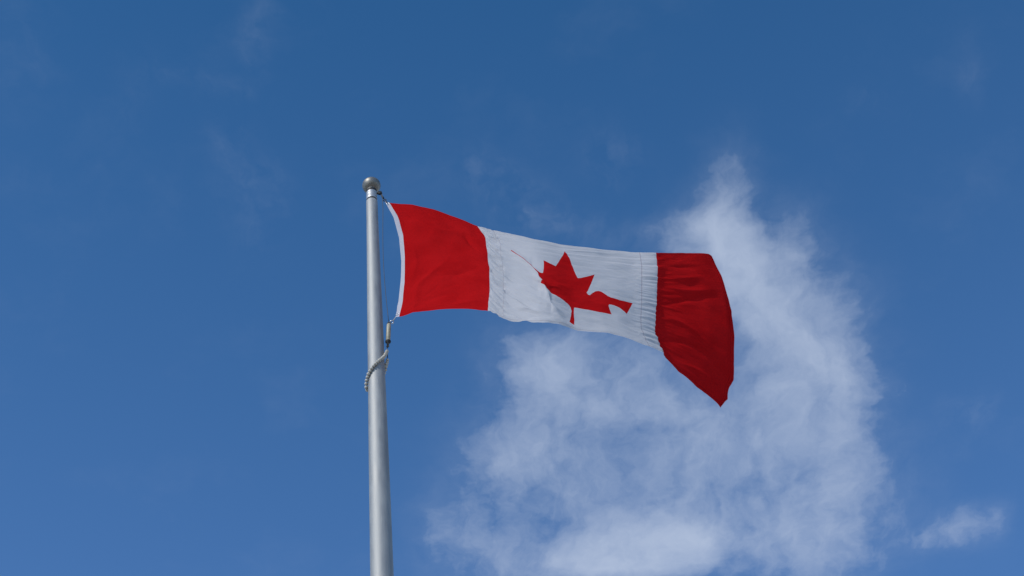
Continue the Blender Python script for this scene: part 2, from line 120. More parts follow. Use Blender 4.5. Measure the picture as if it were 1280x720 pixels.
2117,429,-569 2116,419,-629 2116,406,-687 2118,392,-743 2120,377,-799 2118,364,-857 2114,352,-913 2109,339,-970 2102,330,-1030 2095,321,-1090 2087,312,-1149 2081,302,-1207 2075,291,-1265 2070,279,-1322 2065,266,-1378 2060,252,-1433 2054,240,-1489 2046,229,-1547 2037,219,-1606 2027,209,-1665 2017,199,-1724 2010,186,-1781 2007,170,-1835 2006,151,-1887 2011,131,-1939 2018,112,-1994 2021,96,-2050 2024,80,-2107 2028,65,-2165 2032,49,-2223 2036,32,-2280
2173,449,-565 2170,440,-626 2170,428,-684 2172,414,-740 2174,399,-795 2172,386,-851 2167,374,-908 2162,362,-965 2154,354,-1025 2146,346,-1085 2139,338,-1144 2132,328,-1202 2127,317,-1259 2122,305,-1314 2117,292,-1369 2112,278,-1424 2106,267,-1480 2097,257,-1538 2088,248,-1596 2078,238,-1655 2069,229,-1714 2060,219,-1772 2055,205,-1828 2053,187,-1881 2058,167,-1933 2065,149,-1987 2068,134,-2044 2071,119,-2102 2075,105,-2160 2078,90,-2219 2081,75,-2277
2228,467,-564 2225,459,-625 2224,449,-683 2225,435,-739 2226,421,-794 2224,408,-850 2219,396,-906 2214,385,-962 2206,377,-1021 2199,369,-1080 2191,361,-1139 2184,352,-1196 2179,341,-1252 2174,329,-1307 2169,317,-1361 2164,305,-1416 2157,295,-1472 2148,285,-1529 2140,276,-1586 2132,266,-1644 2122,257,-1702 2113,247,-1760 2106,236,-1817 2103,220,-1871 2107,202,-1925 2113,185,-1979 2117,170,-2036 2120,156,-2094 2124,141,-2152 2128,127,-2211 2131,113,-2270
2284,482,-567 2281,475,-628 2279,465,-687 2279,453,-742 2279,439,-797 2276,426,-852 2271,415,-907 2266,404,-962 2259,396,-1019 2252,388,-1076 2245,380,-1133 2238,372,-1189 2232,362,-1244 2227,352,-1299 2222,341,-1353 2216,331,-1408 2208,322,-1463 2201,313,-1520 2193,303,-1576 2185,293,-1632 2177,283,-1689 2168,274,-1747 2160,264,-1804 2155,251,-1860 2156,236,-1916 2162,220,-1971 2167,205,-2027 2171,190,-2084 2176,175,-2142 2180,162,-2201 2185,147,-2260
2339,494,-577 2336,486,-637 2334,477,-695 2333,465,-750 2332,453,-804 2329,442,-858 2324,432,-911 2318,422,-964 2313,413,-1018 2307,405,-1072 2301,397,-1127 2294,390,-1182 2288,383,-1237 2282,375,-1291 2275,367,-1345 2268,358,-1400 2261,350,-1455 2253,341,-1511 2246,332,-1566 2238,322,-1621 2230,313,-1678 2222,304,-1735 2214,295,-1792 2206,285,-1850 2204,272,-1908 2209,258,-1964 2215,242,-2020 2221,226,-2076 2228,211,-2133 2232,198,-2192 2236,183,-2251
2392,502,-589 2390,494,-647 2388,486,-703 2386,476,-757 2384,467,-810 2381,458,-863 2377,449,-914 2372,441,-965 2368,432,-1017 2363,425,-1068 2358,418,-1121 2351,412,-1174 2345,406,-1228 2338,400,-1283 2330,395,-1338 2322,388,-1393 2315,381,-1447 2307,373,-1502 2299,365,-1558 2291,356,-1613 2283,348,-1669 2275,339,-1726 2265,331,-1783 2256,322,-1841 2251,312,-1901 2255,299,-1959 2262,283,-2015 2270,267,-2070 2277,252,-2128 2281,239,-2187 2283,226,-2247
2444,514,-592 2442,506,-648 2439,500,-702 2436,493,-756 2435,486,-808 2432,479,-859 2428,472,-909 2425,465,-959 2422,458,-1009 2418,451,-1059 2414,445,-1111 2408,440,-1163 2401,435,-1217 2394,431,-1272 2385,427,-1327 2376,422,-1382 2367,417,-1437 2357,411,-1493 2349,404,-1548 2341,396,-1603 2333,388,-1659 2324,380,-1716 2313,372,-1773 2302,364,-1832 2295,355,-1892 2300,343,-1951 2306,328,-2007 2315,312,-2064 2323,297,-2122 2327,284,-2182 2331,270,-2241
2479,538,-567 2478,531,-623 2476,525,-678 2473,521,-733 2472,516,-786 2470,511,-838 2467,505,-889 2463,500,-940 2460,495,-991 2457,489,-1042 2454,483,-1093 2449,478,-1146 2443,474,-1199 2436,471,-1254 2426,469,-1310 2414,466,-1367 2402,463,-1424 2390,459,-1480 2380,453,-1536 2372,445,-1591 2364,438,-1647 2353,431,-1704 2342,424,-1762 2330,417,-1821 2322,409,-1881 2323,397,-1939 2328,383,-1996 2334,369,-2053 2339,355,-2112 2340,341,-2170 2335,327,-2228
2519,562,-538 2517,557,-595 2514,553,-652 2511,550,-708 2510,547,-763 2508,543,-816 2505,539,-869 2501,536,-922 2497,532,-975 2495,527,-1027 2493,521,-1079 2491,515,-1131 2487,510,-1184 2480,507,-1239 2470,506,-1297 2456,506,-1356 2441,505,-1415 2427,503,-1473 2417,498,-1529 2411,490,-1583 2404,482,-1639 2394,476,-1696 2384,469,-1753 2372,463,-1813 2365,456,-1873 2364,445,-1931 2365,433,-1989 2368,420,-2046 2373,406,-2104 2374,390,-2160 2375,373,-2217
2562,582,-510 2559,580,-568 2556,579,-627 2553,578,-685 2550,577,-742 2548,574,-797 2544,572,-853 2539,571,-908 2536,568,-962 2533,564,-1016 2533,557,-1068 2534,550,-1119 2532,544,-1172 2527,541,-1228 2516,541,-1287 2501,543,-1347 2482,545,-1409 2467,544,-1468 2458,539,-1524 2454,530,-1578 2449,522,-1632 2443,515,-1688 2434,508,-1746 2423,504,-1805 2415,498,-1866 2411,489,-1926 2408,479,-1984 2410,466,-2041 2414,452,-2097 2419,432,-2150 2423,412,-2204
2606,601,-482 2603,601,-542 2600,602,-602 2596,604,-663 2593,605,-722 2589,605,-780 2584,605,-837 2580,604,-894 2577,602,-950 2575,598,-1005 2576,592,-1057 2579,583,-1108 2579,577,-1161 2574,575,-1218 2563,576,-1278 2546,579,-1340 2527,583,-1403 2510,584,-1464 2502,579,-1520 2500,570,-1574 2498,561,-1627 2494,553,-1682 2488,546,-1739 2476,544,-1799 2466,540,-1861 2459,533,-1921 2453,524,-1980 2451,514,-2038 2456,498,-2093 2464,476,-2142 2471,452,-2192
2649,619,-456 2647,620,-517 2644,624,-578 2641,627,-640 2637,631,-701 2632,633,-762 2628,635,-821 2625,634,-878 2623,632,-935 2621,630,-991 2623,623,-1044 2628,614,-1095 2627,609,-1150 2621,609,-1209 2610,612,-1270 2594,615,-1333 2574,620,-1397 2556,622,-1459 2547,619,-1517 2545,611,-1571 2545,601,-1623 2545,592,-1677 2540,586,-1733 2529,584,-1794 2517,583,-1857 2507,578,-1918 2495,572,-1978 2490,563,-2037 2494,548,-2091 2504,522,-2137 2513,497,-2184
2691,638,-432 2691,641,-493 2689,645,-555 2686,650,-617 2682,656,-680 2677,660,-743 2674,662,-803 2673,661,-860 2672,660,-918 2670,659,-975 2674,652,-1029 2678,644,-1082 2676,642,-1139 2668,645,-1200 2657,647,-1262 2643,650,-1325 2624,655,-1389 2605,659,-1453 2593,659,-1513 2590,652,-1568 2593,642,-1620 2595,631,-1672 2592,625,-1728 2581,625,-1790 2569,625,-1853 2554,622,-1915 2536,619,-1977 2527,613,-2037 2531,597,-2089 2542,570,-2134 2552,543,-2178
2731,659,-411 2732,663,-472 2732,669,-534 2730,674,-596 2727,681,-660 2722,687,-724 2720,690,-785 2722,688,-842 2721,688,-901 2720,687,-959 2725,680,-1013 2729,675,-1068 2724,676,-1129 2714,680,-1192 2703,683,-1255 2691,685,-1317 2675,690,-1381 2655,695,-1446 2641,697,-1508 2637,692,-1564 2641,682,-1616 2646,670,-1667 2644,665,-1724 2633,665,-1785 2620,667,-1849 2601,666,-1912 2577,666,-1976 2565,661,-2036 2571,645,-2087 2583,617,-2129 2594,590,-2172
2768,683,-392 2771,688,-453 2772,694,-514 2772,700,-576 2770,707,-640 2767,713,-704 2767,717,-766 2769,716,-825 2769,716,-885 2770,715,-943 2776,710,-999 2778,707,-1057 2770,710,-1120 2759,716,-1184 2748,719,-1248 2738,722,-1311 2724,725,-1374 2706,730,-1439 2692,734,-1502 2686,730,-1560 2690,721,-1612 2697,709,-1663 2697,704,-1719 2686,705,-1781 2672,708,-1846 2649,710,-1910 2621,711,-1973 2608,707,-2033 2615,691,-2084 2628,664,-2125 2639,638,-2168
2804,707,-373 2807,715,-434 2810,722,-496 2813,727,-558 2814,734,-621 2813,740,-685 2814,744,-748 2815,745,-808 2816,746,-869 2819,745,-928 2824,741,-986 2824,741,-1046 2816,746,-1111 2804,751,-1177 2793,756,-1241 2783,759,-1305 2770,762,-1369 2755,767,-1433 2742,770,-1496 2736,768,-1556 2739,760,-1610 2746,750,-1661 2748,744,-1717 2739,746,-1779 2724,750,-1843 2698,753,-1908 2668,754,-1971 2654,751,-2030 2661,737,-2081 2674,713,-2124 2683,691,-2168
2839,733,-355 2843,742,-416 2847,750,-477 2853,755,-539 2857,761,-601 2859,767,-665 2861,771,-729 2862,774,-791 2864,775,-852 2868,774,-912 2872,773,-973 2870,775,-1036 2861,781,-1102 2850,787,-1169 2839,792,-1235 2828,797,-1300 2816,800,-1364 2803,804,-1429 2791,807,-1492 2785,807,-1552 2785,801,-1608 2792,793,-1661 2796,787,-1716 2790,787,-1777 2775,792,-1842 2748,795,-1905 2716,797,-1968 2701,796,-2027 2706,785,-2080 2715,767,-2127 2719,751,-2173
2876,757,-334 2881,769,-395 2887,777,-457 2894,783,-518 2901,788,-581 2906,794,-644 2909,798,-708 2911,802,-772 2914,803,-834 2918,802,-895 2921,804,-958 2917,808,-1025 2909,815,-1092 2898,821,-1159 2887,827,-1227 2876,833,-1293 2865,838,-1359 2852,842,-1424 2841,845,-1488 2833,846,-1549 2831,843,-1608 2835,837,-1663 2839,831,-1718 2836,831,-1778 2823,834,-1841 2797,837,-1904 2766,840,-1965 2748,840,-2025 2749,834,-2081 2749,823,-2131 2746,813,-2181
2917,780,-310 2924,793,-372 2930,803,-434 2938,811,-496 2946,816,-559 2953,821,-623 2958,825,-687 2962,828,-751 2966,829,-814 2971,829,-876 2972,831,-941 2968,838,-1010 2960,845,-1079 2951,852,-1147 2940,859,-1216 2929,866,-1285 2917,872,-1352 2905,877,-1418 2893,881,-1483 2884,883,-1546 2878,882,-1607 2877,879,-1664 2880,874,-1721 2879,872,-1779 2870,875,-1841 2846,878,-1902 2816,880,-1962 2797,883,-2023 2791,882,-2082 2782,876,-2135 2768,871,-2186
2965,803,-283 2971,818,-346 2976,830,-410 2982,840,-474 2989,846,-539 2998,851,-603 3007,854,-667 3013,855,-731 3019,855,-794 3025,854,-857 3027,857,-923 3024,863,-992 3016,871,-1062 3008,878,-1133 2997,886,-1203 2987,894,-1274 2975,900,-1342 2963,906,-1409 2950,911,-1476 2939,915,-1541 2931,916,-1603 2927,914,-1662 2926,911,-1720 2926,909,-1778 2920,911,-1839 2898,915,-1899 2870,918,-1959 2850,922,-2020 2838,926,-2081 2819,926,-2136 2796,925,-2188
3015,829,-255 3020,847,-319 3020,862,-386 3022,874,-454 3028,883,-521 3038,887,-586 3052,888,-650 3062,886,-713 3072,883,-775 3081,880,-837 3086,880,-903 3086,885,-972 3080,892,-1044 3072,900,-1115 3062,908,-1187 3052,916,-1259 3041,923,-1329 3028,929,-1397 3015,934,-1465 3003,939,-1531 2993,941,-1595 2987,940,-1655 2985,938,-1714 2984,937,-1773 2979,941,-1835 2958,947,-1896 2931,952,-1955 2911,958,-2017 2895,967,-2080 2867,973,-2137 2837,976,-2189
3061,867,-233 3063,885,-297 3060,901,-366 3058,916,-437 3062,926,-507 3074,930,-574 3093,928,-638 3108,923,-700 3122,917,-761 3135,910,-822 3144,908,-887 3148,910,-957 3142,917,-1029 3135,924,-1102 3126,931,-1175 3117,939,-1247 3106,946,-1319 3093,952,-1388 3080,958,-1457 3067,963,-1524 3057,965,-1589 3050,965,-1650 3047,963,-1710 3046,964,-1770 3043,971,-1835 3020,979,-1896 2991,986,-1953 2971,995,-2016 2955,1008,-2083 2920,1018,-2138 2886,1025,-2190
"""
CLOUD_PUFFS = [
(0.1446, 0.7637, 55.9039, 8.8557, -11.5638, 32.3589, 0.22),
(0.1387, 0.8128, 36.0831, 11.3316, -19.0049, 31.1858, 0.95),
(0.182, 0.8242, 38.7086, 18.4322, -23.6772, 27.03, 0.36),
(0.1608, 0.8657, 20.2284, 9.6462, -17.9612, 19.9065, 1.0),
(0.2046, 0.9334, 28.2093, 3.3143, -6.3844, 16.6193, 0.4),
(0.1826, 0.9526, 21.1158, -0.1129, -2.1944, 14.6552, 0.45),
(0.2254, 0.9899, 55.1311, -1.3691, -1.8488, 12.1725, 0.36),
(0.2159, 1.0865, 33.7876, -0.6635, -2.3236, 14.6405, 0.28),
(0.1919, 1.0491, 22.9011, -0.2117, -2.2234, 14.2193, 0.36),
(0.1836, 1.1247, 15.1043, -0.0808, -3.047, 18.8384, 0.46),
(0.0167, 0.8982, 33.4829, 2.4743, -4.8246, 32.6771, 0.4),
(0.0374, 0.9324, 20.1328, 1.2681, -3.3229, 22.1766, 0.5),
(0.0802, 0.9373, 22.5971, 0.9653, -3.3153, 22.1411, 0.34),
(0.1176, 0.9931, 20.7246, 0.5084, -3.2306, 21.0798, 0.5),
(-0.0145, 0.9846, 37.6773, 10.7407, -8.6088, 15.7428, 0.42),
(0.0205, 1.002, 25.0632, 1.7219, -3.5099, 22.6538, 0.36),
(-0.0407, 1.0457, 27.7082, 10.0165, -9.0138, 12.5286, 0.24),
(-0.0694, 1.0538, 40.1686, 12.0805, -8.3436, 14.584, 0.13),
(0.0882, 1.0988, 22.4036, 0.8115, -4.6222, 28.7083, 1.5),
(0.0458, 1.113, 22.2656, 1.2115, -5.7421, 35.3389, 0.9),
(-0.022, 1.1002, 20.9903, 1.7693, -4.3993, 27.0957, 0.34),
(0.0932, 1.0419, 21.5389, 0.7522, -4.2133, 26.8456, 0.3),
(0.0327, 1.034, 28.8196, 1.7927, -4.2282, 26.9202, 0.26),
(0.31, 1.1257, 46.1324, -2.7638, -7.6142, 47.4716, 0.42),
(0.3354, 1.1184, 75.7281, -5.383, -9.1659, 57.4274, 0.28),
(0.283, 1.1275, 59.2666, -2.8577, -13.0426, 81.1005, 0.22),
(0.071, 0.7411, 49.8943, 17.9958, -26.086, 43.4794, 0.075),
(0.0104, 0.7643, 31.9154, 18.4627, -36.6037, 39.856, 0.09),
(-0.0143, 0.7463, 87.1711, 21.0789, -16.4717, 45.1551, 0.05),
(0.0857, 0.8093, 34.9701, 1.4939, -9.6197, 68.38, 0.16),
(0.035, 0.7903, 26.7882, 5.6669, -27.38, 74.0736, 0.08),
(-0.1313, 0.6205, 146.4961, 47.3398, -14.2603, 40.8871, 0.085),
(-0.1718, 0.6507, 33.9439, 10.4592, -37.0246, 119.3827, 0.05),
(-0.1506, 0.7452, 55.1954, 9.1699, -3.644, 26.3158, 0.055),
(-0.1633, 0.7032, 78.1197, 13.7903, -4.8585, 35.832, 0.045),
(-0.2249, 0.6798, 73.6718, 46.0539, -11.9351, 14.8963, 0.025),
(-0.2724, 0.616, 47.3115, 11.6093, -3.3466, 25.6696, 0.03),
(0.295, 0.7105, 126.455, -8.2331, -8.5627, 64.9704, 0.05),
(0.231, 0.7181, 83.9674, -2.6307, -13.8589, 104.2726, 0.05),
(0.3144, 1.0073, 51.4761, -3.3514, -7.4069, 48.6804, 0.07),
(0.2685, 1.0694, 37.8254, -1.6273, -2.8814, 18.3593, 0.13)]
# puffs of the broken cloud: centre on the cloud layer, two axes, weight (in units of the layer's height)
class Nodes:
    def __init__(s, tree):
        s.t = tree
        tree.nodes.clear()
    def n(s, kind, **kw):
        nd = s.t.nodes.new(kind)
        for k, v in kw.items():
            setattr(nd, k, v)
        return nd
    def put(s, sock, v):
        if v is None:
            return
        if isinstance(v, bpy.types.NodeSocket):
            s.t.links.new(v, sock)
        else:
            sock.default_value = v
    def m(s, op, a, b=None, c=None, clamp=False):
        nd = s.n('ShaderNodeMath', operation=op, use_clamp=clamp)
        s.put(nd.inputs[0], a); s.put(nd.inputs[1], b); s.put(nd.inputs[2], c)
        return nd.outputs[0]
    def v(s, op, a, b=None):
        nd = s.n('ShaderNodeVectorMath', operation=op)
        s.put(nd.inputs[0], a); s.put(nd.inputs[1], b)
        return nd.outputs['Value'] if op in ('DOT_PRODUCT', 'LENGTH') else nd.outputs[0]
    def noise(s, vec, scale, detail=4, rough=.55, lac=2.0, dist=0.0, color=False):
        nd = s.n('ShaderNodeTexNoise')
        s.put(nd.inputs['Vector'], vec)
        for k, x in (('Scale', scale), ('Detail', detail), ('Roughness', rough), ('Lacunarity', lac), ('Distortion', dist)):
            nd.inputs[k].default_value = x
        return nd.outputs['Color' if color else 'Fac']
    def ramp(s, x, a, b, lo=0.0, hi=1.0, smooth=True):
        nd = s.n('ShaderNodeMapRange', interpolation_type='SMOOTHSTEP' if smooth else 'LINEAR')
        s.put(nd.inputs[0], x)
        for i, q in enumerate((a, b, lo, hi)):
            nd.inputs[i + 1].default_value = q
        return nd.outputs[0]
    def mix(s, f, a, b, blend='MIX'):
        nd = s.n('ShaderNodeMix', data_type='RGBA', blend_type=blend)
        s.put(nd.inputs[0], f); s.put(nd.inputs[6], a); s.put(nd.inputs[7], b)
        return nd.outputs[2]
    def mapping(s, vec, scale=(1, 1, 1), rot=(0, 0, 0), loc=(0, 0, 0)):
        nd = s.n('ShaderNodeMapping')
        s.put(nd.inputs['Vector'], vec)
        nd.inputs['Scale'].default_value = scale
        nd.inputs['Rotation'].default_value = rot
        nd.inputs['Location'].default_value = loc
        return nd.outputs[0]

world = bpy.data.worlds.new("World")
scene.world = world
world.use_nodes = True
N = Nodes(world.node_tree)
sky = N.n('ShaderNodeTexSky', sky_type='NISHITA')
sky.sun_disc = False
sky.sun_elevation, sky.sun_rotation = SUN_EL, SUN_AZ
sky.altitude, sky.air_density, sky.dust_density, sky.ozone_density = SKY_MIX
direction = N.n('ShaderNodeTexCoord').outputs['Generated']
sep = N.n('ShaderNodeSeparateXYZ')
N.put(sep.inputs[0], direction)
zz = N.m('MAXIMUM', sep.outputs[2], 0.02)
comb = N.n('ShaderNodeCombineXYZ')
N.put(comb.inputs[0], N.m('DIVIDE', sep.outputs[0], zz))
N.put(comb.inputs[1], N.m('DIVIDE', sep.outputs[1], zz))
layer = comb.outputs[0]                               # where a sight line meets the cloud layer
# large and small swirls push the layer about
w1 = N.v('SUBTRACT', N.noise(layer, 14, 2, .5, color=True), (.5, .5, .5))
w2 = N.v('SUBTRACT', N.noise(layer, 48, 3, .55, color=True), (.5, .5, .5))
def scaled(vec, k):
    nd = N.n('ShaderNodeVectorMath', operation='SCALE')
    N.put(nd.inputs[0], vec); nd.inputs['Scale'].default_value = k
    return nd.outputs[0]
warp = N.v('ADD', layer, N.v('ADD', scaled(w1, .035), scaled(w2, .022)))
def gathered(puffs):
    total = None
    for (cx, cy, ax, ay, bx, by, w) in puffs:
        q = N.v('SUBTRACT', warp, (cx, cy, 0))
        a = N.v('DOT_PRODUCT', q, (ax, ay, 0))
        b = N.v('DOT_PRODUCT', q, (bx, by, 0))
        r2 = N.m('MULTIPLY_ADD', a, a, N.m('MULTIPLY', b, b))
        g = N.m('POWER', math.exp(-1), r2)
        total = N.m('MULTIPLY', g, w) if total is None else N.m('MULTIPLY_ADD', g, w, total)
    return total
body = N.m('MINIMUM', gathered([p for p in CLOUD_PUFFS if p[6] >= .12]), 1.3)
wisps = gathered([p for p in CLOUD_PUFFS if p[6] < .12])
fine_in = N.v('ADD', layer, N.v('ADD', scaled(w1, .05), scaled(w2, .020)))
coarse = N.noise(fine_in, 19, 4, .55)
fine = N.noise(N.mapping(fine_in, (1, .62, 1), (0, 0, R(14))), 44, 10, .60, dist=.15)
silk = N.noise(N.mapping(fine_in, (1, .26, 1), (0, 0, R(-16))), 62, 7, .62, dist=.2)
tex = N.m('MULTIPLY_ADD', coarse, .38, N.m('MULTIPLY_ADD', fine, .36, N.m('MULTIPLY', silk, .26)))
tex = N.ramp(tex, .34, .66, 0, 1, smooth=False)      # 0 clear .. 1 thick
# clear air eats into the cloud where it is thin, leaving torn edges and blue gaps
eaten = N.m('MULTIPLY_ADD', N.m('SUBTRACT', tex, 1), CLOUD_ERODE, body)
soft = N.m('MULTIPLY', body, N.m('MULTIPLY_ADD', tex, 1.1, .1))
thick = N.m('MULTIPLY_ADD', N.m('MAXIMUM', eaten, 0), CLOUD_GAIN, N.m('MULTIPLY', soft, CLOUD_SOFT))
thick = N.m('ADD', thick, N.m('MULTIPLY', wisps, N.ramp(tex, .2, 1.0, 0, 1.5)))
# light let through falls off with thickness
cover = N.m('SUBTRACT', 1, N.m('POWER', math.exp(-1), N.m('MULTIPLY', thick, CLOUD_DENS)))
veil = N.m('MULTIPLY', N.ramp(N.noise(warp, 9, 5, .6), .5, .8, 0, 1), .03)
cover = N.m('MINIMUM', N.m('ADD', cover, veil), 1)
tone = N.n('ShaderNodeHueSaturation')                 # the deep blue of very clear air
tone.inputs['Saturation'].default_value = SKY_SAT
N.put(tone.inputs['Color'], sky.outputs[0])
# sunlit droplets: bright, a little blue
cloud_col = N.n('ShaderNodeRGB')
cloud_col.outputs[0].default_value = CLOUD_COL
bg = N.n('ShaderNodeBackground')
N.put(bg.inputs['Color'], N.mix(cover, N.mix(1.0, tone.outputs[0], N.mix(N.ramp(sep.outputs[2], .64, .87, smooth=False), SKY_LOW, SKY_HIGH), 'MULTIPLY'), cloud_col.outputs[0]))
bg.inputs['Strength'].default_value = SKY_STRENGTH
out = N.n('ShaderNodeOutputWorld')
N.put(out.inputs[0], bg.outputs[0])

# ------------------------------------------------------------------ helpers
def link(name, mesh, parent=None, mat=None):
    o = bpy.data.objects.new(name, mesh)
    COL.objects.link(o)
    if parent: o.parent = parent
    if mat: mesh.materials.append(mat)
    return o
def tag(o, label, cat, group=None):
    o['label'] = label; o['category'] = cat
    if group: o['group'] = group
    return o
def thing(name, loc, label, cat, group=None):
    o = bpy.data.objects.new(name, None)
    COL.objects.link(o); o.location = loc; o.empty_display_size = .05
    return tag(o, label, cat, group)
def mesh_of(bm, name, smooth=True):
    bmesh.ops.recalc_face_normals(bm, faces=bm.faces)
    me = bpy.data.meshes.new(name); bm.to_mesh(me); bm.free()
    if smooth:
        me.polygons.foreach_set('use_smooth', [True] * len(me.polygons))
    return me
def lathe(bm, prof, seg=48, origin=(0, 0, 0), rot=None):
    """prof: (radius, z) up the axis; radius 0 closes an end."""
    o = Vector(origin); rings = []
    def pt(r, a, z):
        v = Vector((r * math.cos(a), r * math.sin(a), z))
        return o + (rot @ v if rot else v)
    for r, z in prof:
        if r < 1e-6: rings.append([bm.verts.new(pt(0, 0, z))])
        else: rings.append([bm.verts.new(pt(r, 2 * math.pi * k / seg, z)) for k in range(seg)])
    for A, B in zip(rings, rings[1:]):
        for k in range(seg):
            l = (k + 1) % seg
            if len(A) == 1 and len(B) == 1: continue
            if len(A) == 1: bm.faces.new((A[0], B[k], B[l]))
            elif len(B) == 1: bm.faces.new((A[k], A[l], B[0]))
            else: bm.faces.new((A[k], A[l], B[l], B[k]))
def tube(bm, pts, r, seg=10, closed=False, twist=0.0, lobes=0, depth=0.0):
    pts = [Vector(p) for p in pts]; n = len(pts); rings = []
    nrm = None
    for i, p in enumerate(pts):
        a = pts[(i - 1) % n] if (closed or i) else p
        b = pts[(i + 1) % n] if (closed or i < n - 1) else p
        t = (b - a).normalized()
        if nrm is None: nrm = t.orthogonal().normalized()
        else: nrm = (nrm - t * nrm.dot(t)).normalized()
        bi = t.cross(nrm)
        rr = r[i] if isinstance(r, (list, tuple)) else r
        ring = []
        for k in range(seg):
            an = 2 * math.pi * k / seg
            q = rr * (1 + depth * math.cos(lobes * an + twist * i)) if lobes else rr
            ring.append(bm.verts.new(p + (nrm * math.cos(an) + bi * math.sin(an)) * q))
        rings.append(ring)
    m = n if closed else n - 1
    for i in range(m):
        A, B = rings[i], rings[(i + 1) % n]
        for k in range(seg):
            l = (k + 1) % seg
            bm.faces.new((A[k], A[l], B[l], B[k]))
    if not closed:
        bm.faces.new(rings[0][::-1]); bm.faces.new(rings[-1])
def torus(bm, c, axis, Rr, r, seg=24, sides=10, arc=(0, 2 * math.pi)):
    q = Vector(axis).normalized().to_track_quat('Z', 'Y')
    full = abs(arc[1] - arc[0] - 2 * math.pi) < 1e-6
    n = seg if full else seg + 1
    pts = [Vector(c) + q @ Vector((Rr * math.cos(arc[0] + (arc[1] - arc[0]) * i / seg), Rr * math.sin(arc[0] + (arc[1] - arc[0]) * i / seg), 0)) for i in range(n)]
    tube(bm, pts, r, sides, closed=full)
def material(name):
    m = bpy.data.materials.new(name); m.use_nodes = True
    return m, Nodes(m.node_tree)
def principled(N, **kw):
    p = N.n('ShaderNodeBsdfPrincipled')
    for k, v in kw.items(): N.put(p.inputs[k.replace('_', ' ')], v)
    return p
def finish(N, shader):
    o = N.n('ShaderNodeOutputMaterial'); N.put(o.inputs[0], shader)
def bump(N, h, strength, dist):
    b = N.n('ShaderNodeBump'); b.inputs['Strength'].default_value = strength; b.inputs['Distance'].default_value = dist
    N.put(b.inputs['Height'], h)
    return b.outputs[0]

# ------------------------------------------------------------------ materials
def metal_mat(name, col, col2, rough, metallic=1.0, streak=True, aniso=0.0):
    m, N = material(name)
    oc = N.n('ShaderNodeTexCoord').outputs['Object']
    fine = N.noise(N.mapping(oc, (60, 60, 2.0 if streak else 60)), 4, 5, .6)
    blot = N.noise(N.mapping(oc, (6, 6, 2.5)), 3, 4, .6)
    f = N.m('MULTIPLY_ADD', fine, .35, N.m('MULTIPLY', blot, .65))
    f = N.ramp(f, .35, .65)
    p = principled(N, Base_Color=N.mix(f, col, col2), Metallic=metallic,
                   Roughness=N.m('MULTIPLY_ADD', f, .10, rough - .05), Normal=bump(N, fine, .12, .0006))
    if aniso: p.inputs['Anisotropic'].default_value = aniso
    finish(N, p.outputs[0])
    return m
M_pole = metal_mat("satin_aluminium", (.30, .30, .288, 1), (.39, .39, .372, 1), POLE_ROUGH, POLE_METAL)
M_ball = metal_mat("spun_bronze_aluminium", (.20, .185, .155, 1), (.28, .26, .22, 1), .50, .6, streak=False)
M_truck = metal_mat("cast_aluminium", (.38, .38, .37, 1), (.46, .46, .45, 1), .5, .7, streak=False)
M_dark = metal_mat("dark_steel", (.012, .013, .013, 1), (.03, .03, .028, 1), .6, .2, streak=False)
M_ring = metal_mat("stainless_steel", (.55, .55, .55, 1), (.62, .62, .62, 1), .25, 1.0, streak=False)
def plain_mat(name, a, b, rough, scale=80, bstr=.2):
    m, N = material(name)
    oc = N.n('ShaderNodeTexCoord').outputs['Object']
    f = N.ramp(N.noise(oc, scale, 5, .6), .35, .65)
    finish(N, principled(N, Base_Color=N.mix(f, a, b), Roughness=rough, Normal=bump(N, f, bstr, .001)).outputs[0])
    return m
M_bead = plain_mat("weathered_nylon", (.40, .36, .29, 1), (.56, .52, .44, 1), .55)
M_weight = plain_mat("weathered_plastic_sleeve", (.30, .265, .17, 1), (.40, .36, .25, 1), .5, 60)
M_rope = plain_mat("dark_braided_cord", (.05, .055, .06, 1), (.11, .11, .11, 1), .8, 300)
M_cord = plain_mat("pale_cord", (.5, .48, .46, 1), (.62, .6, .57, 1), .8, 300)

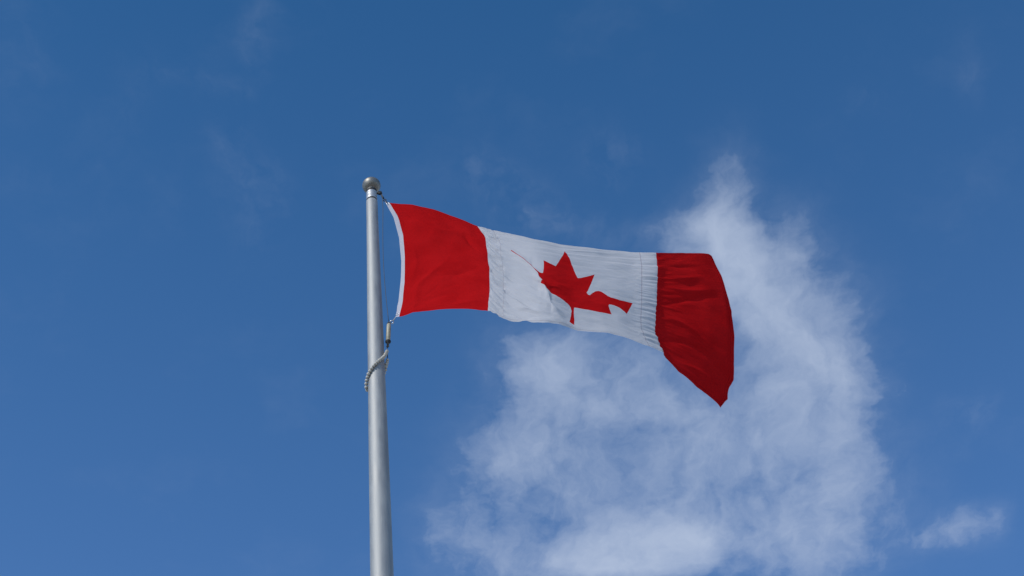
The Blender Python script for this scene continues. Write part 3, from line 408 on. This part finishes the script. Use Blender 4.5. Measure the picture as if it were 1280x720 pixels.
def cloth_mat(name, col, deep, trans, lines=(), line_col=None, weave=1.0, puckers=()):
    """nylon: scatters and lets light through; UV in metres along fly and down the hoist."""
    m, N = material(name)
    uvn = N.n('ShaderNodeUVMap'); uvn.uv_map = 'cloth'
    uv = uvn.outputs[0]
    sp = N.n('ShaderNodeSeparateXYZ'); N.put(sp.inputs[0], uv)
    big = N.noise(N.mapping(uv, (1, 1.4, 1), (0, 0, R(25))), 5, 4, .55)
    crease = N.noise(N.mapping(uv, (1, 2.6, 1), (0, 0, R(-28))), 13, 5, .62, dist=.8)
    fine = N.noise(N.mapping(uv, (1, 3.2, 1), (0, 0, R(12))), 42, 4, .6, dist=.5)
    c = N.mix(N.ramp(big, .3, .7), col, deep)
    h = N.m('MULTIPLY_ADD', crease, .75, N.m('MULTIPLY', fine, .25))
    for axis, pos, wd in lines:
        d = N.m('ABSOLUTE', N.m('SUBTRACT', sp.outputs[axis], pos))
        k = N.ramp(d, wd * .5, wd * 1.3, 1, 0)
        c = N.mix(N.m('MULTIPLY', k, .8), c, line_col or deep)
        h = N.m('SUBTRACT', h, N.m('MULTIPLY', k, .12))
    nrm = bump(N, h, .32 * weave, .010)
    for u0, u1, ang, fineness, depth in puckers:
        band = N.m('MULTIPLY', N.ramp(sp.outputs[0], u0, u0 + .03), N.ramp(sp.outputs[0], u1 - .07, u1, 1, 0))
        rows = N.noise(N.mapping(uv, (.16, 1, 1), (0, 0, R(ang))), fineness, 2, .45, dist=.3)
        b = N.n('ShaderNodeBump'); b.inputs['Strength'].default_value = .75 * depth; b.inputs['Distance'].default_value = .012
        N.put(b.inputs['Height'], N.m('MULTIPLY', N.m('SUBTRACT', rows, .5), band)); N.put(b.inputs['Normal'], nrm)
        nrm = b.outputs[0]
    p = principled(N, Base_Color=c, Roughness=.62, Normal=nrm)
    p.inputs['Specular IOR Level'].default_value = .0
    t = N.n('ShaderNodeBsdfTranslucent'); N.put(t.inputs[0], c); N.put(t.inputs[1], nrm)
    mx = N.n('ShaderNodeMixShader'); mx.inputs[0].default_value = trans
    N.put(mx.inputs[1], p.outputs[0]); N.put(mx.inputs[2], t.outputs[0])
    finish(N, mx.outputs[0])
    return m
RED, RED2 = (.50, .009, .0105, 1), (.46, .007, .0085, 1)
hems = [(1, .011, .0012), (1, .889, .0012)]
PUCKERS = [(.455, .60, -38, 46, .8), (1.21, 1.40, 6, 40, .55)]     # from, to along the fly, slant, fineness, depth
M_red = cloth_mat("red_nylon", RED, RED2, CLOTH_TRANS, hems + [(0, 1.788, .0014), (0, 1.776, .0012)], (.30, .004, .008, 1), puckers=[(1.30, 1.56, 6, 34, .6), (.36, .455, -30, 46, .5)])
M_white = cloth_mat("white_nylon", (.56, .54, .54, 1), (.53, .515, .515, 1), CLOTH_TRANS, hems + [(0, .530, .0008), (0, 1.268, .0020)], (.36, .30, .32, 1), puckers=PUCKERS)
M_leaf = cloth_mat("red_applique_nylon", RED, RED2, CLOTH_TRANS * .8)
M_header = cloth_mat("white_canvas_heading", (.50, .485, .52, 1), (.46, .445, .48, 1), .10, [(0, -.026, .0012), (0, -.004, .0012)], (.5, .5, .53, 1), .4)

# ------------------------------------------------------------------ ground far below, out to the horizon
bm = bmesh.new()
rad = [0, 2, 5, 12, 30, 80, 250, 900, 3500]
lathe(bm, [(r, 0) for r in rad], 64)
m, N = material("pale_concrete_paving")
oc = N.n('ShaderNodeTexCoord').outputs['Object']
f1 = N.ramp(N.noise(oc, .35, 6, .6), .35, .65); f2 = N.ramp(N.noise(oc, 26, 4, .6), .3, .7)
c = N.mix(f1, (.36, .335, .295, 1), (.42, .395, .35, 1)); c = N.mix(N.m('MULTIPLY', f2, .35), c, (.29, .27, .24, 1))
finish(N, principled(N, Base_Color=c, Roughness=.9, Normal=bump(N, f2, .6, .03)).outputs[0])
g = link("ground", mesh_of(bm, "ground"), None, m); g['kind'] = 'structure'

# ------------------------------------------------------------------ flagpole
pole = thing("flagpole", (0, 0, 0), "tall tapered satin aluminium flagpole topped with a round metal ball", "flagpole")
bm = bmesh.new()
prof = [(0, .02), (.0700, .02)]
for z, r in ((.05, .072), (2, .068), (4, .0585), (5.6, .0510), (6.796, .0451), (7.131, .0432), (7.494, .0408), (7.859, .0376), (8.358, .0342), (8.65, .0310), (8.934, .0284), (9.1640, .0272)):
    prof.append((r, z))
prof += [(.0262, 9.1665), (.0230, 9.1665), (.0230, 9.1889), (0, 9.1889)]
lathe(bm, prof, 64)
shaft = link("shaft", mesh_of(bm, "shaft"), pole, M_pole)
bm = bmesh.new()
lathe(bm, [(0, 0), (.17, 0), (.17, .012), (.155, .03), (.10, .05), (.078, .075), (.0725, .075), (0, .075)], 48)
link("base_flange", mesh_of(bm, "base_flange"), pole, M_truck)
bm = bmesh.new()                      # revolving truck with two grooves
lathe(bm, [(0, 9.1779), (.0255, 9.1779), (.0262, 9.1801), (.0262, 9.1956), (.0247, 9.1978), (.0247, 9.2011), (.0262, 9.2033), (.0262, 9.2155), (.0247, 9.2177),
           (.0247, 9.2210), (.0262, 9.2232), (.0262, 9.2321), (.0250, 9.2343), (0, 9.2343)], 48)
truck = link("truck", mesh_of(bm, "truck"), pole, M_truck)
bm = bmesh.new()
lathe(bm, [(0, 9.2310), (.0246, 9.2310), (.0246, 9.2520), (0, 9.2520)], 40)
link("bearing", mesh_of(bm, "bearing"), truck, M_dark)
bm = bmesh.new()
lathe(bm, [(0, 9.1670), (.0252, 9.1670), (.0252, 9.1801), (0, 9.1801)], 40)
link("bearing", mesh_of(bm, "bearing"), truck, M_dark)
bm = bmesh.new()
lathe(bm, [(0, 9.2500), (.0225, 9.2500), (.0235, 9.2515), (.0235, 9.2553), (.0190, 9.2609), (.0190, 9.2753), (0, 9.2753)], 40)
link("collar", mesh_of(bm, "collar"), pole, M_truck)
bm = bmesh.new()                      # ball of two spun halves with a fine seam
prof = []
for i in range(49):
    a = -math.pi / 2 + math.pi * i / 48
    r = .0440 * (1 - .018 * math.exp(-(a / .035) ** 2))
    prof.append((max(0, r * math.cos(a)) if 0 < i < 48 else 0, 9.2941 + .0420 * math.sin(a)))
lathe(bm, prof, 64)
ball = link("finial_ball", mesh_of(bm, "finial_ball"), pole, M_ball)
bm = bmesh.new()
d = Vector((.30, -.42, .855)).normalized()
lathe(bm, [(0, -.002), (.0042, -.002), (.0042, .0012), (.003, .0022), (0, .0022)], 16, Vector((0, 0, 9.2941)) + d * .0424, d.to_track_quat('Z', 'Y'))
link("set_screw", mesh_of(bm, "set_screw"), ball, M_dark)
bm = bmesh.new()                      # arm and little sheave the halyard runs over
tube(bm, [(.020, 0, 9.2266), (.030, 0, 9.2299), (.0375, 0, 9.2310)], .006, 10)
lathe(bm, [(0, -.005), (.010, -.005), (.0105, -.003), (.0078, 0), (.0105, .003), (.010, .005), (0, .005)], 24, (.0395, 0, 9.2288), Vector((0, 1, 0)).to_track_quat('Z', 'Y'))
link("pulley", mesh_of(bm, "pulley"), pole, M_dark)

# ------------------------------------------------------------------ the flag: cloth rest shape -> hanging shape
G = np.array([[[int(x) for x in p.split(',')] for p in row.split()] for row in CLOTH.strip().split('\n')], float) / 2000.
NS, NT = G.shape[:2]
PAD = np.empty((NS + 2, NT + 2, 3)); PAD[1:-1, 1:-1] = G
PAD[0, 1:-1] = 2 * G[0] - G[1]; PAD[-1, 1:-1] = 2 * G[-1] - G[-2]
PAD[:, 0] = 2 * PAD[:, 1] - PAD[:, 2]; PAD[:, -1] = 2 * PAD[:, -2] - PAD[:, -3]
FLY, HOIST = 1.8, 0.9
def cubic(f):
    return np.stack([-.5 * f + f * f - .5 * f ** 3, 1 - 2.5 * f * f + 1.5 * f ** 3, .5 * f + 2 * f * f - 1.5 * f ** 3, -.5 * f * f + .5 * f ** 3], -1)
def base(u, v):
    x = np.clip((u / FLY + 1 / 60) * 60, 0, NS - 1 - 1e-9); y = np.clip(v / HOIST * 30, 0, NT - 1 - 1e-9)
    i = x.astype(int); j = y.astype(int); wx = cubic(x - i); wy = cubic(y - j)
    r = np.zeros(u.shape + (3,))
    for a in range(4):
        for b in range(4):
            r += (wx[..., a] * wy[..., b])[..., None] * PAD[i + a, j + b]
    return r
def normal_of(fn, u, v, e=.003):
    du = fn(u + e, v) - fn(u - e, v); dv = fn(u, v + e) - fn(u, v - e)
    n = np.cross(dv, du)             # towards the side the wind shows us
    return n / np.maximum(np.linalg.norm(n, axis=-1, keepdims=True), 1e-12)
def fbm(u, v, seed, octaves=3):
    out = np.empty(u.shape)
    for k in range(u.size):
        out.flat[k] = noise.fractal(Vector((u.flat[k], v.flat[k], seed)), .9, 2.0, octaves, noise_basis='PERLIN_ORIGINAL')
    return out
def rounded(pts, it=3):
    p = [np.array(q, float) for q in pts]
    for _ in range(it):
        n = [p[0]]
        for a, b in zip(p, p[1:]): n += [.75 * a + .25 * b, .25 * a + .75 * b]
        p = n + [p[-1]]
    return p
def polydist(u, v, pts):
    """signed distance to a crease line, and how far along it (0..1)"""
    pts = rounded(pts)
    best = np.full(u.shape, 9.); sg = np.zeros(u.shape); al = np.zeros(u.shape); n = len(pts) - 1
    for k in range(n):
        a = np.array(pts[k]); b = np.array(pts[k + 1]); d = b - a; L = np.hypot(*d)
        t = np.clip(((u - a[0]) * d[0] + (v - a[1]) * d[1]) / L ** 2, 0, 1)
        ex, ey = u - a[0] - t * d[0], v - a[1] - t * d[1]
        q = np.hypot(ex, ey); m_ = q < best
        best = np.where(m_, q, best); sg = np.where(m_, np.sign(d[0] * ey - d[1] * ex), sg); al = np.where(m_, (k + t) / n, al)
    return best, sg, al
# wrinkles are measured once on a fine table and read from it
TU = np.arange(-.03, FLY + .0001, .005); TV = np.arange(0, HOIST + .0001, .005)
UU, VV = np.meshgrid(TU, TV, indexing='ij')
def wrinkles(u, v):
    h = np.zeros(u.shape)
    sm = lambda x, a, b: np.clip((x - a) / (b - a), 0, 1) ** 2 * (3 - 2 * np.clip((x - a) / (b - a), 0, 1))
    hang = sm(u, 0, .08)
    # broad soft bellies
    h += (.018 + .024 * (1 - sm(u, .35, .6))) * fbm(u * 2.4 + .4 * v, v * 2.2, 3.1) * hang
    # taut folds fanning out of the lower hoist corner and the upper one
    for (cu, cv, s0, amp, fr) in ((0, HOIST, 5.5, .0035, 15), (0, 0, 8.5, .0025, 13)):
        r = np.hypot(u - cu, v - cv) + 1e-6; th = np.arctan2(v - cv, u - cu)
        h += amp * fbm(th * fr / 4, r * .8, s0) * sm(r, .02, .12) * np.exp(-r / .45)
    # puckers where the panels are sewn together
    p = fbm(u * 7 + v * 3, (v - .9 * u) * 42, 1.3, 2)
    h += .0075 * p * sm(u, .452, .47) * (1 - .75 * sm(u, .53, .54)) * np.exp(-np.clip(u - .53, 0, 9) / .10)
    h += .0015 * p * np.exp(-np.clip(.45 - u, 0, 9) / .06) * (u < .45)
    p2 = fbm(u * 4, (v + .12 * u) * 38, 7.7, 2)
    h += .0040 * p2 * sm(u, 1.24, 1.29) * (u < 1.35) + .0045 * p2 * np.exp(-np.clip(u - 1.35, 0, 9) / .12) * (u >= 1.35)
    h += .0014 * p2 * np.exp(-np.clip(1.26 - u, 0, 9) / .1) * (u < 1.24)
    # longer horizontal pleats of the fly panel
    h += .0085 * fbm(u * 1.8, (v - .25 * (u - 1.35)) * 7, 2.2, 2) * sm(u, 1.36, 1.5)
    # streaks along the rolled top of the white panel
    h += .0075 * fbm((u) * 1.6, (v + .10 * (u - .45)) * 24, 4.4, 3) * np.exp(-v / .13) * sm(u, .42, .6) * (1 - sm(u, 1.15, 1.35))
    # soft pleats over the lower part of the white panel
    h += .011 * fbm(u * 3.0 + v, (v - .55 * u) * 11, 6.1, 3) * sm(u, .5, .62) * (1 - sm(u, .8, .95)) * sm(v, .3, .5)
    h += .004 * fbm(u * 2.0, (v - .35 * u) * 9, 9.1, 3) * sm(u, .8, 1.0) * (1 - sm(u, 1.2, 1.35))
    # three creases
    for pts, amp, wd, step in ((CREASE_A, .009, .045, 0), (CREASE_A, .040, .17, 0), (CREASE_B, .013, .05, 0), (CREASE_B, -.006, .014, 0), (CREASE_C, .010, .05, 0)):
        d, s, al = polydist(u, v, pts)
        c0, c1 = np.array(pts[0]), np.array(pts[-1]); cd = c1 - c0
        al = np.clip(((u - c0[0]) * cd[0] + (v - c0[1]) * cd[1]) / (cd @ cd), 0, 1)
        e = sm(al, 0, .25) * (.3 + .7 * sm(1 - al, 0, .2))
        h += amp * e * np.exp(-np.sqrt(d * d + .007 ** 2) / wd)
    # turned-under roll along the lower edge of the white panel
    h += -.022 * np.exp(-(HOIST - v) / .04) * sm(u, .50, .62) * (1 - sm(u, .85, 1.0))
    h += -.034 * np.exp(-(HOIST - v) / .035) * sm(u, 1.38, 1.5) * sm(FLY - u, .02, .2)
    # curled fly end and corner
    h += -.042 * np.exp(-(FLY - u) / .045) * sm(v, .12, .4) * (1 - .3 * sm(v, .7, .9))
    d = (FLY - u) + (HOIST - v); h += -.014 * np.exp(-d / .09)
    d = (FLY - u) * .8 + v; h += -.018 * np.exp(-d / .08)
    for amp, wd, *pts in FOLDS:
        d, s, al = polydist(u, v, pts)
        c0, c1 = np.array(pts[0]), np.array(pts[-1]); cd = c1 - c0
        al = np.clip(((u - c0[0]) * cd[0] + (v - c0[1]) * cd[1]) / (cd @ cd), 0, 1)
        h += 1.4 * amp * np.sin(math.pi * al) ** 1.3 * np.exp(-np.sqrt(d * d + .006 ** 2) / wd)
    return h * WRINKLE
TH = wrinkles(UU, VV)
def table(u, v):
    x = np.clip((u - TU[0]) / .005, 0, len(TU) - 1.0001); y = np.clip(v / .005, 0, len(TV) - 1.0001)
    i = x.astype(int); j = y.astype(int); f = x - i; g_ = y - j
    return TH[i, j] * (1 - f) * (1 - g_) + TH[i + 1, j] * f * (1 - g_) + TH[i, j + 1] * (1 - f) * g_ + TH[i + 1, j + 1] * f * g_
def cloth(u, v):
    u = np.asarray(u, float); v = np.asarray(v, float)
    return base(u, v) + normal_of(base, np.clip(u, -.026, FLY - .004), np.clip(v, .004, HOIST - .004)) * table(u, v)[..., None]
def inside(pts, poly):
    x, y = pts[:, 0], pts[:, 1]; r = np.zeros(len(pts), bool); n = len(poly)
    for k in range(n):
        (x1, y1), (x2, y2) = poly[k], poly[(k + 1) % n]
        if y1 == y2: continue
        r ^= ((y1 > y) != (y2 > y)) & (x < (x2 - x1) * (y - y1) / (y2 - y1) + x1)
    return r
def cut_cloth(name, u0, u1, mat, parent, poly=None, keep_inside=False, step=.0060, v0=0.0, v1=HOIST, lift=0.0):
    nu = max(2, round((u1 - u0) / step)); nv = round((v1 - v0) / step)
    P = [(u0 + (u1 - u0) * i / nu, v0 + (v1 - v0) * j / nv) for i in range(nu + 1) for j in range(nv + 1)]
    if poly is None:
        F = [(i * (nv + 1) + j, i * (nv + 1) + j + 1, (i + 1) * (nv + 1) + j + 1, (i + 1) * (nv + 1) + j) for i in range(nu) for j in range(nv)]
        Q = np.array(P)
    else:
        pl = []
        for k in range(len(poly)):
            a, b = poly[k], poly[(k + 1) % len(poly)]
            n = max(1, round(math.dist(a, b) / (step * 1.2)))
            pl += [(a[0] + (b[0] - a[0]) * i / n, a[1] + (b[1] - a[1]) * i / n) for i in range(n)]
        A = np.array(pl); P = np.array(P)
        d = np.min(np.hypot(P[:, None, 0] - A[None, :, 0], P[:, None, 1] - A[None, :, 1]), axis=1)
        edge = (P[:, 0] < u0 + 1e-6) | (P[:, 0] > u1 - 1e-6) | (P[:, 1] < v0 + 1e-6) | (P[:, 1] > v1 - 1e-6)
        P = P[(d > step * .45) | edge]
        n0 = len(pl); allp = pl + [tuple(x) for x in P]
        vs, es, fs, *_ = delaunay_2d_cdt([Vector(p) for p in allp], [(k, (k + 1) % n0) for k in range(n0)], [], 0, 1e-6)
        Q = np.array([(p.x, p.y) for p in vs]); fs = [tuple(f) for f in fs]
        cen = np.array([Q[list(f)].mean(0) for f in fs])
        ins = inside(cen, pl)
        fs = [f for f, k in zip(fs, ins) if k == keep_inside]
        used = sorted({x for f in fs for x in f}); mp = {x: i for i, x in enumerate(used)}
        Q = Q[used]; F = [tuple(mp[x] for x in f) for f in fs]
    U, V = Q[:, 0], Q[:, 1]
    X = cloth(U, V); NN = normal_of(cloth, U, V, .004)
    X = X + NN * lift
    me = bpy.data.meshes.new(name)
    me.from_pydata([tuple(p) for p in X], [], F)
    # wind every face towards the same side as the normals
    me.update()
    fn = np.array([p.normal[:] for p in me.polygons]); fv = np.array([NN[p.vertices[0]] for p in me.polygons])
    if (fn * fv).sum() < 0:
        me.flip_normals()
    uvl = me.uv_layers.new(name='cloth')
    idx = np.empty(len(me.loops), int); me.loops.foreach_get('vertex_index', idx)
    uvl.data.foreach_set('uv', Q[idx].astype(np.float32).ravel())
    me.polygons.foreach_set('use_smooth', [True] * len(me.polygons))
    me.normals_split_custom_set_from_vertices([tuple(n) for n in NN])
    return link(name, me, parent, mat)
flag = thing("flag", FLAG_ORIGIN, "red and white maple leaf flag streaming in the wind from the flagpole", "flag")
header = cut_cloth("header", -.0285, 0.0, M_header, flag, step=.0048)
cut_cloth("red_panel", 0.0, .45, M_red, flag)
white = cut_cloth("white_panel", .45, 1.35, M_white, flag, LEAF, False, .0048)
cut_cloth("red_panel", 1.35, FLY, M_red, flag)
cut_cloth("maple_leaf", .45, 1.35, M_leaf, flag, LEAF, True, .0048)
def on_flag(u, v):
    p = cloth(np.array([u]), np.array([v]))[0]; n = normal_of(cloth, np.array([u]), np.array([v]), .004)[0]
    return Vector(p), Vector(n)
for v in (.018, HOIST - .018):
    p, n = on_flag(-.016, v)
    bm = bmesh.new(); torus(bm, p + n * .0006, n, .0055, .0017, 20, 8)
    link("grommet", mesh_of(bm, "grommet"), header, M_ring)

# ------------------------------------------------------------------ halyard, clips, weight and sling
O = Vector(FLAG_ORIGIN)
top_g = O + on_flag(-.020, .016)[0]; low_g = O + on_flag(-.020, HOIST - .012)[0]
sheave = Vector((.0395, 0, 9.2288))
W_TOP, W_BOT = Vector((.0604, .0, 8.2646)), Vector((.0545, .0, 8.1499))
bm = bmesh.new()
pts = [sheave + Vector((.010, 0, 0)), Vector((.0515, -.004, 9.1834)), Vector((.0525, -.006, 9.0893))]
for k in range(1, 20):
    t = k / 20
    pts.append(Vector((.0525 + .007 * t - .010 * math.sin(math.pi * t), -.006 * (1 - t), 9.0893 + (8.2867 - 9.0893) * t)))
pts.append(Vector((.0600, 0, 8.2834)))
tube(bm, pts, .0013, 8)
tag(link("halyard", mesh_of(bm, "halyard"), None, M_rope), "thin dark cord hanging beside the flagpole between the ball and the counterweight", "rope")

clip = thing("snap_hook", sheave, "dark metal snap hook holding the top corner of the flag just below the ball", "snap hook")
e = top_g - sheave
bm = bmesh.new()
tube(bm, [e * .22, e * .40, e * .52], [.0030, .0046, .0040], 10)
link("swivel", mesh_of(bm, "swivel"), clip, M_dark)
bm = bmesh.new()
torus(bm, e * .68, (.2, 1, .1), .0062, .0021, 22, 8); torus(bm, e * .90, (1, .3, .4), .0056, .0018, 22, 8)
link("hook", mesh_of(bm, "hook"), clip, M_dark)

ringpos = Vector((.0745, .0, 8.2768))
rc = thing("ring_clip", ringpos, "small shiny steel ring tying the lower corner of the flag to the counterweight", "ring clip")
bm = bmesh.new(); torus(bm, (0, 0, 0), (.2, -1, -.6), .0075, .0023, 24, 10)
link("ring", mesh_of(bm, "ring"), rc, M_ring)
bm = bmesh.new()
d = low_g - ringpos
for s in (-1, 1):
    tube(bm, [d.normalized() * .006 + Vector((0, 0, .0012 * s)), d * .55 + Vector((0, .001, .0018 * s)), d], .0014, 8)
link("tie_cord", mesh_of(bm, "tie_cord"), rc, M_cord)

axis = (W_TOP - W_BOT); L = axis.length; q = axis.to_track_quat('Z', 'Y')
cw = thing("counterweight", W_BOT, "beige cylindrical counterweight with a dark bottom cap hanging beside the flagpole", "counterweight")
bm = bmesh.new(); lathe(bm, [(0, 0), (.0080, 0), (.0098, .003), (.0098, L - .008), (.0080, L - .001), (.003, L), (0, L)], 28, (0, 0, 0), q)
link("sleeve", mesh_of(bm, "sleeve"), cw, M_weight)
bm = bmesh.new(); lathe(bm, [(0, -.018), (.0035, -.018), (.0050, -.012), (.0122, -.004), (.0127, .001), (.0110, .004), (0, .004)], 28, (0, 0, 0), q)
link("bottom_cap", mesh_of(bm, "bottom_cap"), cw, M_dark)
bm = bmesh.new(); torus(bm, q @ Vector((0, 0, L + .006)), (.3, 1, .2), .0062, .0024, 20, 8)
link("eye", mesh_of(bm, "eye"), cw, M_dark)
for off_, ax_, R_, r_ in ((Vector((-.004, 0, -.026)), (.9, .5, .2), .0070, .0022), (Vector((-.006, 0, -.038)), (.1, 1, .2), .0052, .0020)):
    bm = bmesh.new(); torus(bm, (0, 0, 0), ax_, R_, r_, 20, 8)
    link("chain_link", mesh_of(bm, "chain_link"), cw, M_dark).location = q @ off_

sling = thing("beaded_sling", (0, 0, 7.9602), "weathered beige beaded retaining sling looped slantwise around the flagpole", "sling")
S0, SL, SR = Vector((.0500, -.006, 8.0819)), 7.8661, 7.9956
path = [S0]
def loop(n):
    out = []
    for k in range(n):
        t = k / (n - 1)                       # front half, right to left, then round behind and up again
        a = -.35 - math.pi * 2 * .93 * t
        if t < .5:
            s = t / .5; z = 8.0432 + (SL - 8.0432) * (s ** .9)
        else:
            s = (t - .5) / .5; z = SL + (SR - SL) * (s * s * (3 - 2 * s))
        rr = (.0378 + (7.8528 - z) * .0175) + (.0078 if t < .55 else .0060)
        out.append(Vector((rr * math.cos(a), rr * math.sin(a), z)))
    return out
path += loop(60)
path.append(Vector((.0480, .006, 8.0266)))
path.append(S0 + Vector((.000, .008, -.004)))
# even spacing of beads on the cord
cum = [0]
for a, b in zip(path, path[1:]): cum.append(cum[-1] + (b - a).length)
def along(s):
    for k in range(len(path) - 1):
        if s <= cum[k + 1]:
            return path[k].lerp(path[k + 1], (s - cum[k]) / max(1e-9, cum[k + 1] - cum[k]))
    return path[-1].copy()
off = Vector((0, 0, 7.9602))
bm = bmesh.new(); tube(bm, [p - off for p in path], .0022, 8)
tube(bm, [S0 - off, Vector((.0490, -.001, 8.0996)) - off, Vector((.0500, 0, 8.1129)) - off], .0022, 8)
link("cord", mesh_of(bm, "cord"), sling, M_rope)
bm = bmesh.new()
lathe(bm, [(.0018, -.0068), (.0042, -.0064), (.0068, -.0042), (.0082, 0), (.0068, .0042), (.0042, .0064), (.0018, .0068)], 20)
bead_mesh = mesh_of(bm, "bead"); bead_mesh.materials.append(M_bead)
s = .004
while s < cum[-1] - .03:
    a, b = along(s - .002), along(s + .002)
    o = bpy.data.objects.new("bead", bead_mesh); COL.objects.link(o); o.parent = sling
    o.location = along(s) - off; o.rotation_mode = 'QUATERNION'; o.rotation_quaternion = (b - a).to_track_quat('Z', 'Y')
    o.scale = (random.uniform(.93, 1.05),) * 3
    s += .0146
